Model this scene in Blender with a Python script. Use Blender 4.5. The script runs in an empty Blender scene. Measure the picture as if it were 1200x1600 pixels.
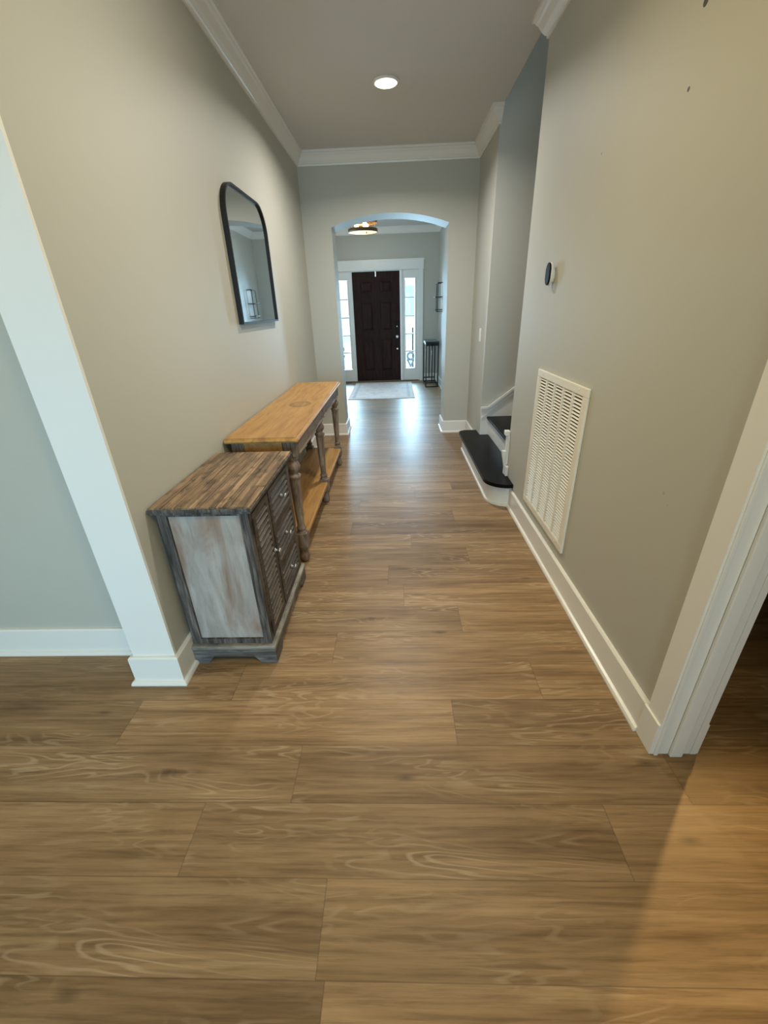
import bpy, bmesh, math, random
from mathutils import Vector, Matrix
random.seed(7)
SC = bpy.context.scene
COL = SC.collection

# ------------------------------------------------------------------ camera
F = Vector((-0.03451695, 0.90026673, -0.43396819))
R = Vector((0.99921862, 0.0227214, -0.0323403))
U = Vector((0.01925453, 0.43474539, 0.90034755))
cam = bpy.data.cameras.new('camera')
cam.sensor_fit = 'VERTICAL'
cam.sensor_height = 32.0
cam.lens = 656.0 * 32.0 / 1600.0
cam.clip_start = 0.02
cam.clip_end = 200
cam_ob = bpy.data.objects.new('camera', cam)
COL.objects.link(cam_ob)
cam_ob.matrix_world = Matrix(((R.x, U.x, -F.x, 0.0), (R.y, U.y, -F.y, 0.0),
                              (R.z, U.z, -F.z, 1.3712), (0, 0, 0, 1)))
SC.camera = cam_ob

# ------------------------------------------------------------------ light and exposure
SC.view_settings.view_transform = 'Standard'
SC.view_settings.look = 'None'
SC.view_settings.gamma = 1.0
SC.view_settings.use_curve_mapping = False
SC.view_settings.exposure = 0.0
SC.cycles.use_denoising = True
SC.cycles.max_bounces = 10
SC.cycles.diffuse_bounces = 6
SC.cycles.sample_clamp_indirect = 6.0

world = bpy.data.worlds.new('world')
SC.world = world
world.use_nodes = True
bg = world.node_tree.nodes['Background']
bg.inputs[0].default_value = (0.72, 0.90, 1.0, 1)
bg.inputs[1].default_value = 3.0


def lamp(name, kind, loc, energy, color, target=None, size=0.2, size_y=None, angle=None, blend=0.3, spread=None):
    l = bpy.data.lights.new(name, kind)
    l.energy = energy
    l.color = color
    if kind == 'AREA':
        l.size = size
        if size_y:
            l.shape = 'RECTANGLE'
            l.size_y = size_y
        else:
            l.shape = 'DISK'
        if spread:
            l.spread = math.radians(spread)
    else:
        l.shadow_soft_size = size
    if kind == 'SPOT':
        l.spot_size = math.radians(angle)
        l.spot_blend = blend
    o = bpy.data.objects.new(name, l)
    COL.objects.link(o)
    o.location = loc
    if target is not None:
        o.rotation_euler = (Vector(target) - Vector(loc)).to_track_quat('-Z', 'Y').to_euler()
    return o


COOL = (0.42, 0.76, 1.0)
WARM = (1.0, 0.81, 0.46)
# daylight through the big window of the living room behind the camera
lamp('window_daylight', 'AREA', (-0.6, -3.35, 1.2), 22, COOL, (-1.40, 1.3, 0.5), size=1.3, size_y=1.5, spread=64)
# hall and kitchen ceiling lamps around the camera, plus added unseen fill lights
lamp('hall_lamp_and_fill', 'AREA', (0.05, 1.15, 2.71), 4, WARM, (0.05, 1.15, 0), size=0.16)
lamp('hall_lamp_and_fill', 'AREA', (0.50, 1.70, 2.71), 9, (1.0, 0.94, 0.80), (-0.915, 1.95, 1.05), size=0.16, spread=105)  # added fill, tilted to brighten the left wall
lamp('hall_lamp_and_fill', 'AREA', (-0.55, 1.75, 2.71), 4.2, (1.0, 0.78, 0.38), (0.843, 1.65, 0.55), size=0.16, spread=95)  # added warm fill, aimed at the lower right wall
lamp('kitchen_ceiling_lamp', 'AREA', (0.62, -0.3, 2.68), 18, (1.0, 0.80, 0.40), (0.2, -0.1, 0), size=0.3)
lamp('right_wall_warm_fill', 'POINT', (-2.4, 0.1, 2.1), 22, (1.0, 0.73, 0.24), size=0.18)  # added unseen warm fill for the right wall, not a known lamp
# daylight falling in through the two sidelights of the front door
lamp('sidelight_daylight', 'AREA', (0.31, 9.46, 1.08), 66, (0.44, 0.75, 1.0), (0.31, 5.0, 0.6), size=0.19, size_y=1.64)
lamp('sidelight_daylight', 'AREA', (-1.01, 9.46, 1.08), 66, (0.44, 0.75, 1.0), (-1.01, 5.0, 0.6), size=0.19, size_y=1.64)
# cool fill added at the unseen left side to brighten the foyer
lamp('foyer_side_fill', 'AREA', (-1.70, 7.3, 1.35), 40, (0.62, 0.82, 1.0), (0.86, 7.3, 1.0), size=2.2, size_y=1.9)
# faint cool fill added high in the stairwell, without a known source
lamp('stairwell_fill', 'AREA', (3.85, 3.65, 3.1), 1.2, (0.8, 0.9, 1.0), (-0.915, 4.0, 1.3), size=0.8, size_y=1.2, spread=80)
# recessed lamp of the dim side room
lamp('side_room_lamp', 'SPOT', (2.25, 2.3, 2.7), 190, (1.0, 0.62, 0.22), (0.95, 0.1, 0), size=0.05, angle=25, blend=0.4)

# ------------------------------------------------------------------ mesh helpers
def bm_new():
    return bmesh.new()


def add_box(bm, x0, x1, y0, y1, z0, z1, rot=None, bev=0.0):
    vs = [bm.verts.new((x, y, z)) for x in (x0, x1) for y in (y0, y1) for z in (z0, z1)]
    fs = [(0, 1, 3, 2), (4, 6, 7, 5), (0, 4, 5, 1), (2, 3, 7, 6), (0, 2, 6, 4), (1, 5, 7, 3)]
    nf = [bm.faces.new([vs[i] for i in f]) for f in fs]
    if rot is not None:
        c = Vector(((x0 + x1) / 2, (y0 + y1) / 2, (z0 + z1) / 2))
        bmesh.ops.rotate(bm, verts=vs, cent=c, matrix=rot)
    if bev > 0:
        es = list({e for f in nf for e in f.edges})
        bmesh.ops.bevel(bm, geom=es, offset=bev, segments=2, profile=0.5, affect='EDGES')
    return vs


def add_lathe(bm, prof, cx, cy, seg=20, axis='Z', cz=0.0):
    """prof: list of (h, r).  axis Z: h is z.  axis X: h is x offset, axis Y: h is y offset."""
    rings = []
    for h, r in prof:
        ring = []
        for i in range(seg):
            a = 2 * math.pi * i / seg
            c, s = r * math.cos(a), r * math.sin(a)
            if axis == 'Z':
                ring.append(bm.verts.new((cx + c, cy + s, h)))
            elif axis == 'X':
                ring.append(bm.verts.new((cx + h, cy + c, cz + s)))
            else:
                ring.append(bm.verts.new((cx + c, cy + h, cz + s)))
        rings.append(ring)
    for a, b in zip(rings, rings[1:]):
        for i in range(seg):
            j = (i + 1) % seg
            f = bm.faces.new((a[i], a[j], b[j], b[i]))
            f.smooth = True
    bm.faces.new(rings[0][::-1])
    bm.faces.new(rings[-1])


def add_prism(bm, pts, plane, a, b):
    """extrude a closed 2D polygon.  plane 'XZ' -> along y from a to b, 'YZ' -> along x, 'XY' -> along z."""
    def p(u, v, w):
        return {'XZ': (u, w, v), 'YZ': (w, u, v), 'XY': (u, v, w)}[plane]
    A = [bm.verts.new(p(u, v, a)) for u, v in pts]
    B = [bm.verts.new(p(u, v, b)) for u, v in pts]
    n = len(pts)
    for i in range(n):
        j = (i + 1) % n
        bm.faces.new((A[i], A[j], B[j], B[i]))
    bm.faces.new(A[::-1])
    bm.faces.new(B)


def add_sweep(bm, path, prof, side):
    """sweep a profile (d from wall, z) along an XY polyline with mitred corners; side +1 = room on the left."""
    P = [Vector(p) for p in path]
    n = len(P)
    rings = []
    for i in range(n):
        def nor(d):
            return Vector((-d.y, d.x)) * side
        if i == 0:
            m = nor((P[1] - P[0]).normalized())
        elif i == n - 1:
            m = nor((P[-1] - P[-2]).normalized())
        else:
            n1 = nor((P[i] - P[i - 1]).normalized())
            n2 = nor((P[i + 1] - P[i]).normalized())
            m = (n1 + n2) / (1 + n1.dot(n2))
        rings.append([bm.verts.new((P[i].x + m.x * d, P[i].y + m.y * d, z)) for d, z in prof])
    k = len(prof)
    for a, b in zip(rings, rings[1:]):
        for i in range(k):
            j = (i + 1) % k
            bm.faces.new((a[i], a[j], b[j], b[i]))
    bm.faces.new(rings[0])
    bm.faces.new(rings[-1][::-1])


def add_bar(bm, p, q, r, seg=8):
    p, q = Vector(p), Vector(q)
    d = (q - p).normalized()
    u = d.orthogonal().normalized()
    v = d.cross(u)
    rings = []
    for c in (p, q):
        rings.append([bm.verts.new(c + (u * math.cos(2 * math.pi * (i + .5) / seg) + v * math.sin(2 * math.pi * (i + .5) / seg)) * r) for i in range(seg)])
    for i in range(seg):
        j = (i + 1) % seg
        bm.faces.new((rings[0][i], rings[0][j], rings[1][j], rings[1][i]))
    bm.faces.new(rings[0][::-1])
    bm.faces.new(rings[1])


ROOT = {}


def obj(name, bm, mat, parent=None):
    """link a bmesh (authored in world coordinates) as ONE object under its parent"""
    off = Vector((0, 0, 0))
    if parent is not None:
        r = parent
        while r.parent is not None:
            r = r.parent
        off = Vector(ROOT.get(r.name, (0, 0, 0)))
    bmesh.ops.recalc_face_normals(bm, faces=bm.faces[:])
    if off.length > 0:
        bmesh.ops.translate(bm, verts=bm.verts[:], vec=-off)
    me = bpy.data.meshes.new(name)
    bm.to_mesh(me)
    bm.free()
    me.materials.append(mat)
    o = bpy.data.objects.new(name, me)
    COL.objects.link(o)
    if parent is not None:
        o.parent = parent
    return o


def tag(o, label, cat, group=None):
    o['label'] = label
    o['category'] = cat
    if group:
        o['group'] = group
    return o


def thing(name, label, cat, loc, group=None):
    o = bpy.data.objects.new(name, None)
    o.empty_display_size = 0.1
    COL.objects.link(o)
    o.location = loc
    ROOT[o.name] = tuple(loc)
    return tag(o, label, cat, group)


def struct(name, bm, mat, label=None):
    o = obj(name, bm, mat)
    o['kind'] = 'structure'
    if label:
        o['label'] = label
    return o


# ------------------------------------------------------------------ materials
def new_mat(name):
    m = bpy.data.materials.new(name)
    m.use_nodes = True
    nt = m.node_tree
    return m, nt, nt.nodes['Principled BSDF']


def N(nt, kind, **kw):
    n = nt.nodes.new(kind)
    for k, v in kw.items():
        setattr(n, k, v)
    return n


def mix(nt, fac, a, b, mode='MIX'):
    n = nt.nodes.new('ShaderNodeMix')
    n.data_type = 'RGBA'
    n.blend_type = mode
    for i, v in ((0, fac), (6, a), (7, b)):
        if isinstance(v, bpy.types.NodeSocket):
            nt.links.new(v, n.inputs[i])
        elif i == 0:
            n.inputs[0].default_value = v
        else:
            n.inputs[i].default_value = (*v, 1)
    return n.outputs[2]


def ramp(nt, src, stops):
    n = nt.nodes.new('ShaderNodeValToRGB')
    cr = n.color_ramp
    while len(cr.elements) < len(stops):
        cr.elements.new(0.5)
    for e, (p, c) in zip(cr.elements, stops):
        e.position = p
        e.color = (*c, 1) if len(c) == 3 else c
    nt.links.new(src, n.inputs[0])
    return n.outputs[0]


def coords(nt, scale, kind='Object', rot=(0, 0, 0), loc=(0, 0, 0)):
    t = nt.nodes.new('ShaderNodeTexCoord')
    m = nt.nodes.new('ShaderNodeMapping')
    m.inputs['Scale'].default_value = scale
    m.inputs['Rotation'].default_value = rot
    m.inputs['Location'].default_value = loc
    nt.links.new(t.outputs[kind], m.inputs[0])
    return m.outputs[0]


def noise(nt, vec, scale, detail=4, rough=0.55, dist=0.0):
    n = nt.nodes.new('ShaderNodeTexNoise')
    n.inputs['Scale'].default_value = scale
    n.inputs['Detail'].default_value = detail
    n.inputs['Roughness'].default_value = rough
    n.inputs['Distortion'].default_value = dist
    nt.links.new(vec, n.inputs['Vector'])
    return n.outputs[0]


def math_n(nt, op, a, b=0.0, c=0.0):
    n = nt.nodes.new('ShaderNodeMath')
    n.operation = op
    for i, v in enumerate((a, b, c)):
        if isinstance(v, bpy.types.NodeSocket):
            nt.links.new(v, n.inputs[i])
        else:
            n.inputs[i].default_value = v
    return n.outputs[0]


def bump(nt, b, h, strength, dist=0.002):
    n = nt.nodes.new('ShaderNodeBump')
    n.inputs['Strength'].default_value = strength
    n.inputs['Distance'].default_value = dist
    nt.links.new(h, n.inputs['Height'])
    nt.links.new(n.outputs[0], b.inputs['Normal'])


def setc(b, col=None, rough=None, metal=None, spec=None):
    if col is not None:
        b.inputs['Base Color'].default_value = (*col, 1)
    if rough is not None:
        b.inputs['Roughness'].default_value = rough
    if metal is not None:
        b.inputs['Metallic'].default_value = metal
    if spec is not None:
        b.inputs['Specular IOR Level'].default_value = spec


def plain(name, col, rough=0.5, metal=0.0, spec=0.5, var=0.0, vscale=30):
    m, nt, b = new_mat(name)
    setc(b, col, rough, metal, spec)
    if var > 0:
        n = noise(nt, coords(nt, (1, 1, 1)), vscale)
        c = ramp(nt, n, [(0.3, tuple(x * (1 - var) for x in col)), (0.7, tuple(min(1, x * (1 + var)) for x in col))])
        nt.links.new(c, b.inputs['Base Color'])
    return m


def paint(name, col, rough, marks=(), bstr=0.12):
    m, nt, b = new_mat(name)
    setc(b, col, rough)
    v = coords(nt, (1, 1, 1))
    big = noise(nt, v, 1.3, 3)
    c = mix(nt, math_n(nt, 'MULTIPLY', big, 0.10), col, tuple(x * 0.80 for x in col))
    pos = nt.nodes.new('ShaderNodeTexCoord').outputs['Object']
    for (p, r, depth) in marks:
        d = nt.nodes.new('ShaderNodeVectorMath')
        d.operation = 'DISTANCE'
        nt.links.new(pos, d.inputs[0])
        d.inputs[1].default_value = p
        f = math_n(nt, 'LESS_THAN', d.outputs['Value'], r)
        c = mix(nt, math_n(nt, 'MULTIPLY', f, depth), c, (0.03, 0.025, 0.02))
    nt.links.new(c, b.inputs['Base Color'])
    bump(nt, b, noise(nt, v, 260, 2), bstr, 0.0012)
    return m


def wood(name, stops, scale=(1, 1, 1), nscale=6, rough=0.5, dist=1.2, streak=None, bstr=0.2, blotch=None):
    """streaky wood: noise squeezed across the grain; scale is small along the grain axis"""
    m, nt, b = new_mat(name)
    setc(b, rough=rough)
    v = coords(nt, scale)
    n = noise(nt, v, nscale, 8, 0.62, dist)
    c = ramp(nt, n, stops)
    if streak:
        s = noise(nt, v, nscale * 4, 5, 0.7, 0.3)
        sf = ramp(nt, s, [(0.52, (0, 0, 0)), (0.70, (1, 1, 1))])
        c = mix(nt, math_n(nt, 'MULTIPLY', sf, streak[1]), c, streak[0])
    if blotch:
        v2 = coords(nt, blotch[3] if len(blotch) > 3 else (1, 1, 1))
        bl = noise(nt, v2, blotch[2], 4, 0.6, 0.6)
        bf = ramp(nt, bl, [(0.50, (0, 0, 0)), (0.72, (1, 1, 1))])
        c = mix(nt, math_n(nt, 'MULTIPLY', bf, blotch[1]), c, blotch[0])
    nt.links.new(c, b.inputs['Base Color'])
    bump(nt, b, n, bstr, 0.002)
    return m


WALLC = (0.485, 0.479, 0.420)
M_WALL = paint('greige_wall_paint', WALLC, 0.55)
M_WALLR = paint('greige_wall_paint_with_nail_holes', WALLC, 0.55,
                marks=[((.843, 1.609, 1.905), .006, .95), ((.843, 1.614, 2.083), .012, .95),
                       ((.843, 2.164, 1.907), .005, .5), ((.843, 1.247, .817), .006, .25), ((.843, 1.215, .79), .004, .2)])
M_CEIL = paint('ceiling_paint', (0.66, 0.65, 0.62), 0.8)
M_TRIM = plain('white_trim_paint', (0.80, 0.79, 0.75), 0.30)
M_TRIM2 = plain('white_satin_trim', (0.80, 0.79, 0.75), 0.5)
M_BLACK = plain('black_metal', (0.010, 0.010, 0.010), 0.5, 0.0, 0.3)
M_BLACKP = plain('black_plastic', (0.010, 0.010, 0.010), 0.5, spec=0.12)
M_WHITEP = plain('white_plastic', (0.82, 0.81, 0.78), 0.4)
M_SILVER = plain('satin_nickel', (0.72, 0.71, 0.68), 0.28, 1.0)
M_TREAD = wood('ebony_stained_tread', [(0.3, (0.004, 0.0035, 0.0035)), (0.7, (0.009, 0.008, 0.0075))], (8, 1, 8), 5, 0.33, bstr=0.05)
M_TREAD.node_tree.nodes['Principled BSDF'].inputs['Specular IOR Level'].default_value = 0.08
M_DOOR = wood('dark_walnut_door', [(0.3, (0.016, 0.0065, 0.0055)), (0.55, (0.030, 0.013, 0.010)), (0.75, (0.046, 0.021, 0.016))], (14, 14, 1), 3, 0.45, bstr=0.12)
M_DOOR.node_tree.nodes['Principled BSDF'].inputs['Specular IOR Level'].default_value = 0.10
M_VENT = plain('cream_enamel', (0.80, 0.77, 0.68), 0.42)
M_DARKGAP = plain('dark_duct', (0.045, 0.040, 0.032), 0.9)

# mirror
M_MIRROR, nt, b = new_mat('mirror_silver')
setc(b, (0.86, 0.88, 0.88), 0.02, 1.0)
# glass pane: thin clear glass
M_GLASS, nt, b = new_mat('window_glass')
tr = N(nt, 'ShaderNodeBsdfTransparent')
gl = N(nt, 'ShaderNodeBsdfGlossy')
gl.inputs['Roughness'].default_value = 0.02
fr = N(nt, 'ShaderNodeFresnel')
mx = N(nt, 'ShaderNodeMixShader')
nt.links.new(fr.outputs[0], mx.inputs[0])
nt.links.new(tr.outputs[0], mx.inputs[1])
nt.links.new(gl.outputs[0], mx.inputs[2])
nt.links.new(mx.outputs[0], nt.nodes['Material Output'].inputs[0])


def emit(name, col, strength):
    m, nt, b = new_mat(name)
    setc(b, col, 0.5)
    b.inputs['Emission Color'].default_value = (*col, 1)
    b.inputs['Emission Strength'].default_value = strength
    return m


# floor planks: per-plank UV (metres along / across) and a random value per plank
def floor_mat():
    m, nt, b = new_mat('oak_look_plank')
    setc(b, spec=0.28)
    uv = N(nt, 'ShaderNodeUVMap', uv_map='plank')
    rnd = N(nt, 'ShaderNodeAttribute', attribute_name='plank_random').outputs['Fac']
    sep = N(nt, 'ShaderNodeSeparateXYZ')
    nt.links.new(uv.outputs[0], sep.inputs[0])
    u, v = sep.outputs[0], sep.outputs[1]
    cmb = N(nt, 'ShaderNodeCombineXYZ')
    nt.links.new(u, cmb.inputs[0])
    nt.links.new(v, cmb.inputs[1])
    nt.links.new(math_n(nt, 'MULTIPLY', rnd, 37.0), cmb.inputs[2])
    P = cmb.outputs[0]

    def mp(scale):
        k = N(nt, 'ShaderNodeMapping')
        k.inputs['Scale'].default_value = scale
        nt.links.new(P, k.inputs[0])
        return k.outputs[0]
    # cathedral figure: contour lines of a stretched smooth noise
    h = noise(nt, mp((1.5, 9.0, 1)), 1.0, 3, 0.5, 0.35)
    rings = math_n(nt, 'SINE', math_n(nt, 'MULTIPLY', h, 95.0))
    ringf = ramp(nt, math_n(nt, 'MULTIPLY_ADD', rings, 0.5, 0.5), [(0.62, (0, 0, 0)), (1.0, (1, 1, 1))])
    mask = ramp(nt, noise(nt, mp((2.0, 6.0, 1)), 1.0, 2), [(0.47, (0, 0, 0)), (0.66, (1, 1, 1))])
    fine = noise(nt, mp((3.5, 90.0, 1)), 1.0, 5, 0.7, 0.2)
    broad = noise(nt, mp((1.2, 14.0, 1)), 1.0, 5, 0.6, 0.5)
    base = ramp(nt, broad, [(0.28, (0.160, 0.097, 0.048)), (0.48, (0.265, 0.170, 0.088)), (0.72, (0.365, 0.247, 0.134))])
    tone = ramp(nt, rnd, [(0.0, (0.74, 0.73, 0.72)), (0.5, (0.94, 0.94, 0.94)), (1.0, (1.12, 1.11, 1.09))])
    c = mix(nt, 1.0, base, tone, 'MULTIPLY')
    ff = ramp(nt, fine, [(0.36, (0.70, 0.68, 0.66)), (0.50, (0.98, 0.98, 0.98)), (0.66, (1.20, 1.20, 1.20))])
    c = mix(nt, 0.9, c, ff, 'MULTIPLY')
    lightf = math_n(nt, 'MULTIPLY', ringf, math_n(nt, 'MULTIPLY', mask, 0.34))
    c = mix(nt, lightf, c, (0.58, 0.45, 0.30))
    # knots
    vor = N(nt, 'ShaderNodeTexVoronoi')
    vor.inputs['Scale'].default_value = 1.0
    nt.links.new(mp((2.6, 6.5, 1)), vor.inputs['Vector'])
    kf = ramp(nt, math_n(nt, 'ADD', vor.outputs['Distance'], math_n(nt, 'MULTIPLY', fine, 0.10)), [(0.055, (1, 1, 1)), (0.155, (0, 0, 0))])
    c = mix(nt, math_n(nt, 'MULTIPLY', kf, 0.62), c, (0.060, 0.038, 0.022))
    # joints
    edge = N(nt, 'ShaderNodeAttribute', attribute_name='plank_size').outputs['Fac']
    dv = math_n(nt, 'MINIMUM', v, math_n(nt, 'SUBTRACT', 0.191, v))
    du = math_n(nt, 'MINIMUM', u, math_n(nt, 'SUBTRACT', edge, u))
    d = math_n(nt, 'MINIMUM', du, dv)
    jf = ramp(nt, math_n(nt, 'MULTIPLY', d, 400.0), [(0.15, (1, 1, 1)), (0.75, (0, 0, 0))])
    c = mix(nt, math_n(nt, 'MULTIPLY', jf, 0.42), c, (0.035, 0.024, 0.016))
    nt.links.new(c, b.inputs['Base Color'])
    r = ramp(nt, fine, [(0.3, (0.36, 0.36, 0.36)), (0.7, (0.46, 0.46, 0.46))])
    nt.links.new(r, b.inputs['Roughness'])
    hgt = math_n(nt, 'SUBTRACT', math_n(nt, 'MULTIPLY', fine, 0.5), math_n(nt, 'MULTIPLY', jf, 0.8))
    bump(nt, b, hgt, 0.14, 0.0012)
    return m


M_FLOOR = floor_mat()

# ------------------------------------------------------------------ room numbers (metres)
XL, XR = -0.915, 0.843
YC, YJ, YN, YS = 1.258, 0.935, 3.10, 4.25       # left wall end, right jamb, stair opening
YA0, YA1 = 5.062, 5.39                          # arch wall
AL, AR, SPR, RISE = -0.623, 0.5625, 2.138, 0.10  # arch opening
YD, FL, FR = 9.24, -1.74, 0.864                 # front wall and foyer sides
H = 2.74

# ------------------------------------------------------------------ floor
bm = bm_new()
uvl = bm.loops.layers.uv.new('plank')
rl = bm.faces.layers.float.new('plank_random')
sl = bm.faces.layers.float.new('plank_size')
PW, PL = 0.191, 1.22
known = {0: -.21, 1: -.62, 2: -.352, 3: .19, 4: .545, 5: -.30, 6: .29, 7: .02, 8: -.065, 9: .42, 10: .08, 11: -.33, 12: .40}
shade = {(0, 0): .35, (0, 1): .6, (1, 0): .75, (1, 1): .35, (1, 2): .65, (2, 0): .4, (3, 1): .3}
k = -18
y = 0.393 - 18 * PW
while y < YD + 0.15:
    x_off = known.get(k, random.uniform(-.6, .6))
    j0 = int(math.floor((-4.9 - x_off) / PL))
    j = j0
    while x_off + j * PL < 3.3:
        a, b_ = max(x_off + j * PL, -4.9), min(x_off + (j + 1) * PL, 3.3)
        y1 = min(y + PW, YD + 0.16)
        vs = [bm.verts.new(p) for p in ((a, y, 0), (b_, y, 0), (b_, y1, 0), (a, y1, 0))]
        f = bm.faces.new(vs)
        for lp, (uu, vv) in zip(f.loops, ((0, 0), (b_ - a, 0), (b_ - a, PW), (0, PW))):
            lp[uvl].uv = (uu, vv)
        f[rl] = shade.get((k, j + 1), random.random())
        f[sl] = b_ - a
        j += 1
    y += PW
    k += 1
bmesh.ops.recalc_face_normals(bm, faces=bm.faces[:])
struct('floor', bm, M_FLOOR)

# ------------------------------------------------------------------ walls and ceiling
def wall(name, boxes, mat=None):
    bm = bm_new()
    for bx in boxes:
        add_box(bm, *bx)
    return struct(name, bm, mat or M_WALL)


wall('wall_left', [(-1.088, XL, YC + .012, YA0, 0, H)])
wall('wall_living_room', [(-4.9, -1.088, 1.431, 1.56, 0, H)])
wall('wall_living_side', [(-5.02, -4.9, -3.6, 1.56, 0, H)])
wall('wall_back', [(-4.9, -.75, -3.6, -3.48, 0, H), (.75, .957, -3.6, -3.48, 0, H),
                   (-.75, .75, -3.6, -3.48, 0, .45), (-.75, .75, -3.6, -3.48, 2.05, H)])
wall('wall_right', [(XR, .957, YJ + .02, YN, 0, H), (XR, .957, .03, YJ + .02, 2.06, H), (XR, .957, -3.48, .03, 0, H)], M_WALLR)
wall('wall_stair_near', [(.957, 3.3, 2.98, YN, 0, 5.2)])
wall('wall_stair_far', [(XR, 3.9, YS, YS + .12, 0, 5.2)])
wall('wall_stair_end', [(3.9, 4.0, 2.98, YS + .12, 0, 5.2)])
wall('wall_stair_upper', [(.74, .852, 2.98, YS, H + .12, 5.2)])
wall('wall_stair_side', [(XR, .957, YS + .12, YA0, 0, H)])
wall('wall_side_room', [(3.3, 3.4, -1.2, 2.98, 0, H), (.957, 3.3, -1.3, -1.2, 0, H)])
wall('wall_foyer_left', [(FL - .12, FL, YA1, YD, 0, H)])
wall('wall_foyer_right', [(FR, FR + .12, YA1, YD, 0, H)])

bm = bm_new()
cx, hw = (AL + AR) / 2, (AR - AL) / 2
rad = (hw * hw + RISE * RISE) / (2 * RISE)
pts = [(FL - .12, 0), (AL, 0), (AL, SPR)]
for i in range(1, 40):
    xx = AL + (AR - AL) * i / 40
    pts.append((xx, SPR + RISE - rad + math.sqrt(rad * rad - (xx - cx) ** 2)))
pts += [(AR, SPR), (AR, 0), (FR + .12, 0), (FR + .12, H), (FL - .12, H)]
add_prism(bm, pts, 'XZ', YA0, YA1)
struct('wall_arch', bm, M_WALL)

DX0, DX1 = -1.215, 0.505      # opening of the front door unit
bm = bm_new()
add_prism(bm, [(FL - .12, 0), (DX0, 0), (DX0, 2.06), (DX1, 2.06), (DX1, 0), (FR + .12, 0), (FR + .12, H), (FL - .12, H)], 'XZ', YD, YD + .16)
struct('wall_front', bm, M_WALL)

bm = bm_new()
add_box(bm, -5.02, .852, -3.6, YA0 + .1, H, H + .12)
add_box(bm, .852, 3.4, -1.3, 2.98, H, H + .12)
add_box(bm, FL - .12, FR + .12, YA0 + .1, YD + .16, H, H + .12)
struct('ceiling', bm, M_CEIL)
bm = bm_new()
add_box(bm, .74, 4.0, 2.98, YS + .12, 5.2, 5.3)
struct('ceiling_stairwell', bm, M_CEIL)

# crown moulding
CROWN = [(0, -.106), (.010, -.106), (.013, -.094), (.020, -.090), (.034, -.072), (.052, -.040), (.062, -.030),
         (.066, -.022), (.077, -.018), (.077, 0), (0, 0)]
CROWN = [(d, H + z) for d, z in CROWN]
bm = bm_new()
add_sweep(bm, [(XL, YC), (XL, YA0), (XR, YA0), (XR, YS), (.853, YS)], CROWN, -1)
struct('trim_1', bm, M_TRIM)
bm = bm_new()
add_sweep(bm, [(XR, -3.48), (XR, YN), (.853, YN)], CROWN, 1)
struct('trim_2', bm, M_TRIM)
bm = bm_new()
add_sweep(bm, [(FL, YA1), (FL, YD), (FR, YD), (FR, YA1), (FL, YA1 + .0)], CROWN, -1)
struct('trim_3', bm, M_TRIM)
# white jamb closing the end of the left wall
bm = bm_new()
add_box(bm, -1.088, XL, YC, YC + .012, 0, H)
struct('trim_4', bm, M_TRIM2)

# baseboards with shoe moulding
BB = [(0, 0), (.030, 0), (.030, .007), (.026, .016), (.017, .020), (.016, .021), (.016, .133), (.011, .139), (0, .139)]
bm = bm_new()
add_sweep(bm, [(-4.9, 1.431), (-1.088, 1.431), (-1.088, YC), (XL, YC), (XL, YA0), (AL, YA0), (AL, YA1), (FL, YA1), (FL, YD), (DX0 - .07, YD)], BB, -1)
struct('baseboard_left', bm, M_TRIM)
bm = bm_new()
add_sweep(bm, [(XR, YJ + .085), (XR, 2.905)], BB, 1)
struct('baseboard_right', bm, M_TRIM)
bm = bm_new()
add_sweep(bm, [(XR, 4.435), (XR, YA0), (AR, YA0), (AR, YA1), (FR, YA1), (FR, YD), (DX1 + .07, YD)], BB, 1)
struct('baseboard_foyer', bm, M_TRIM)

# cased doorway to the side room on the right
bm = bm_new()
add_box(bm, .829, XR, YJ, YJ + .075, .139, 2.05)            # casing, hall side
add_box(bm, .822, XR, YJ, YJ + .085, 0, .139, bev=.002)     # plinth block
add_box(bm, .836, XR + .006, YJ - .006, YJ + .004, .0005, 2.05, bev=.002)  # back bead
add_box(bm, XR + .0004, .9566, YJ + .0015, YJ + .0195, 0, 2.06)                # jamb
add_box(bm, .885, .925, YJ - .012, YJ, 0, 2.05, bev=.003)   # stop
add_box(bm, .957, .977, YJ, YJ + .075, 0, 2.13)             # casing, far side
add_box(bm, .957, .984, YJ + .002, YJ + .085, 0, .139)
add_box(bm, .829, XR, -.06, YJ + .074, 2.0505, 2.13)
add_box(bm, .829, XR, -.06, .03, 0, 2.05)
add_box(bm, XR, .957, .03, .05, 0, 2.06)
add_box(bm, XR, .957, .05, YJ, 2.04, 2.06)
struct('trim_5', bm, M_TRIM2)

# ------------------------------------------------------------------ front door unit
# frame and casings
bm = bm_new()
SX0, SX1 = -.815, .112        # door jambs
yf = YD - .018
add_box(bm, DX0 - .055, DX0 + .03, yf, YD, 0, 2.05)
add_box(bm, DX1 - .03, DX1 + .055, yf, YD, 0, 2.05)
add_box(bm, DX0 - .065, DX1 + .065, yf - .006, YD, 2.05, 2.205)
add_box(bm, DX0 - .075, DX1 + .075, yf - .018, YD, 2.205, 2.228)
add_box(bm, DX0 - .062, DX1 + .062, yf - .012, YD, 2.05, 2.062)
for xa, xb in ((SX0 - .05, SX0), (SX1, SX1 + .05)):
    add_box(bm, xa, xb, YD + .0, YD + .12, 0, 2.05, bev=.004)
add_box(bm, DX0, DX1, YD, YD + .12, 2.045, 2.06)
struct('trim_6', bm, M_TRIM)
bm = bm_new()
add_box(bm, DX0, DX1, YD - .02, YD + .16, .001, .016, bev=.004)
struct('trim_7', bm, plain('oak_threshold', (.16, .12, .08), .5))


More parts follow.
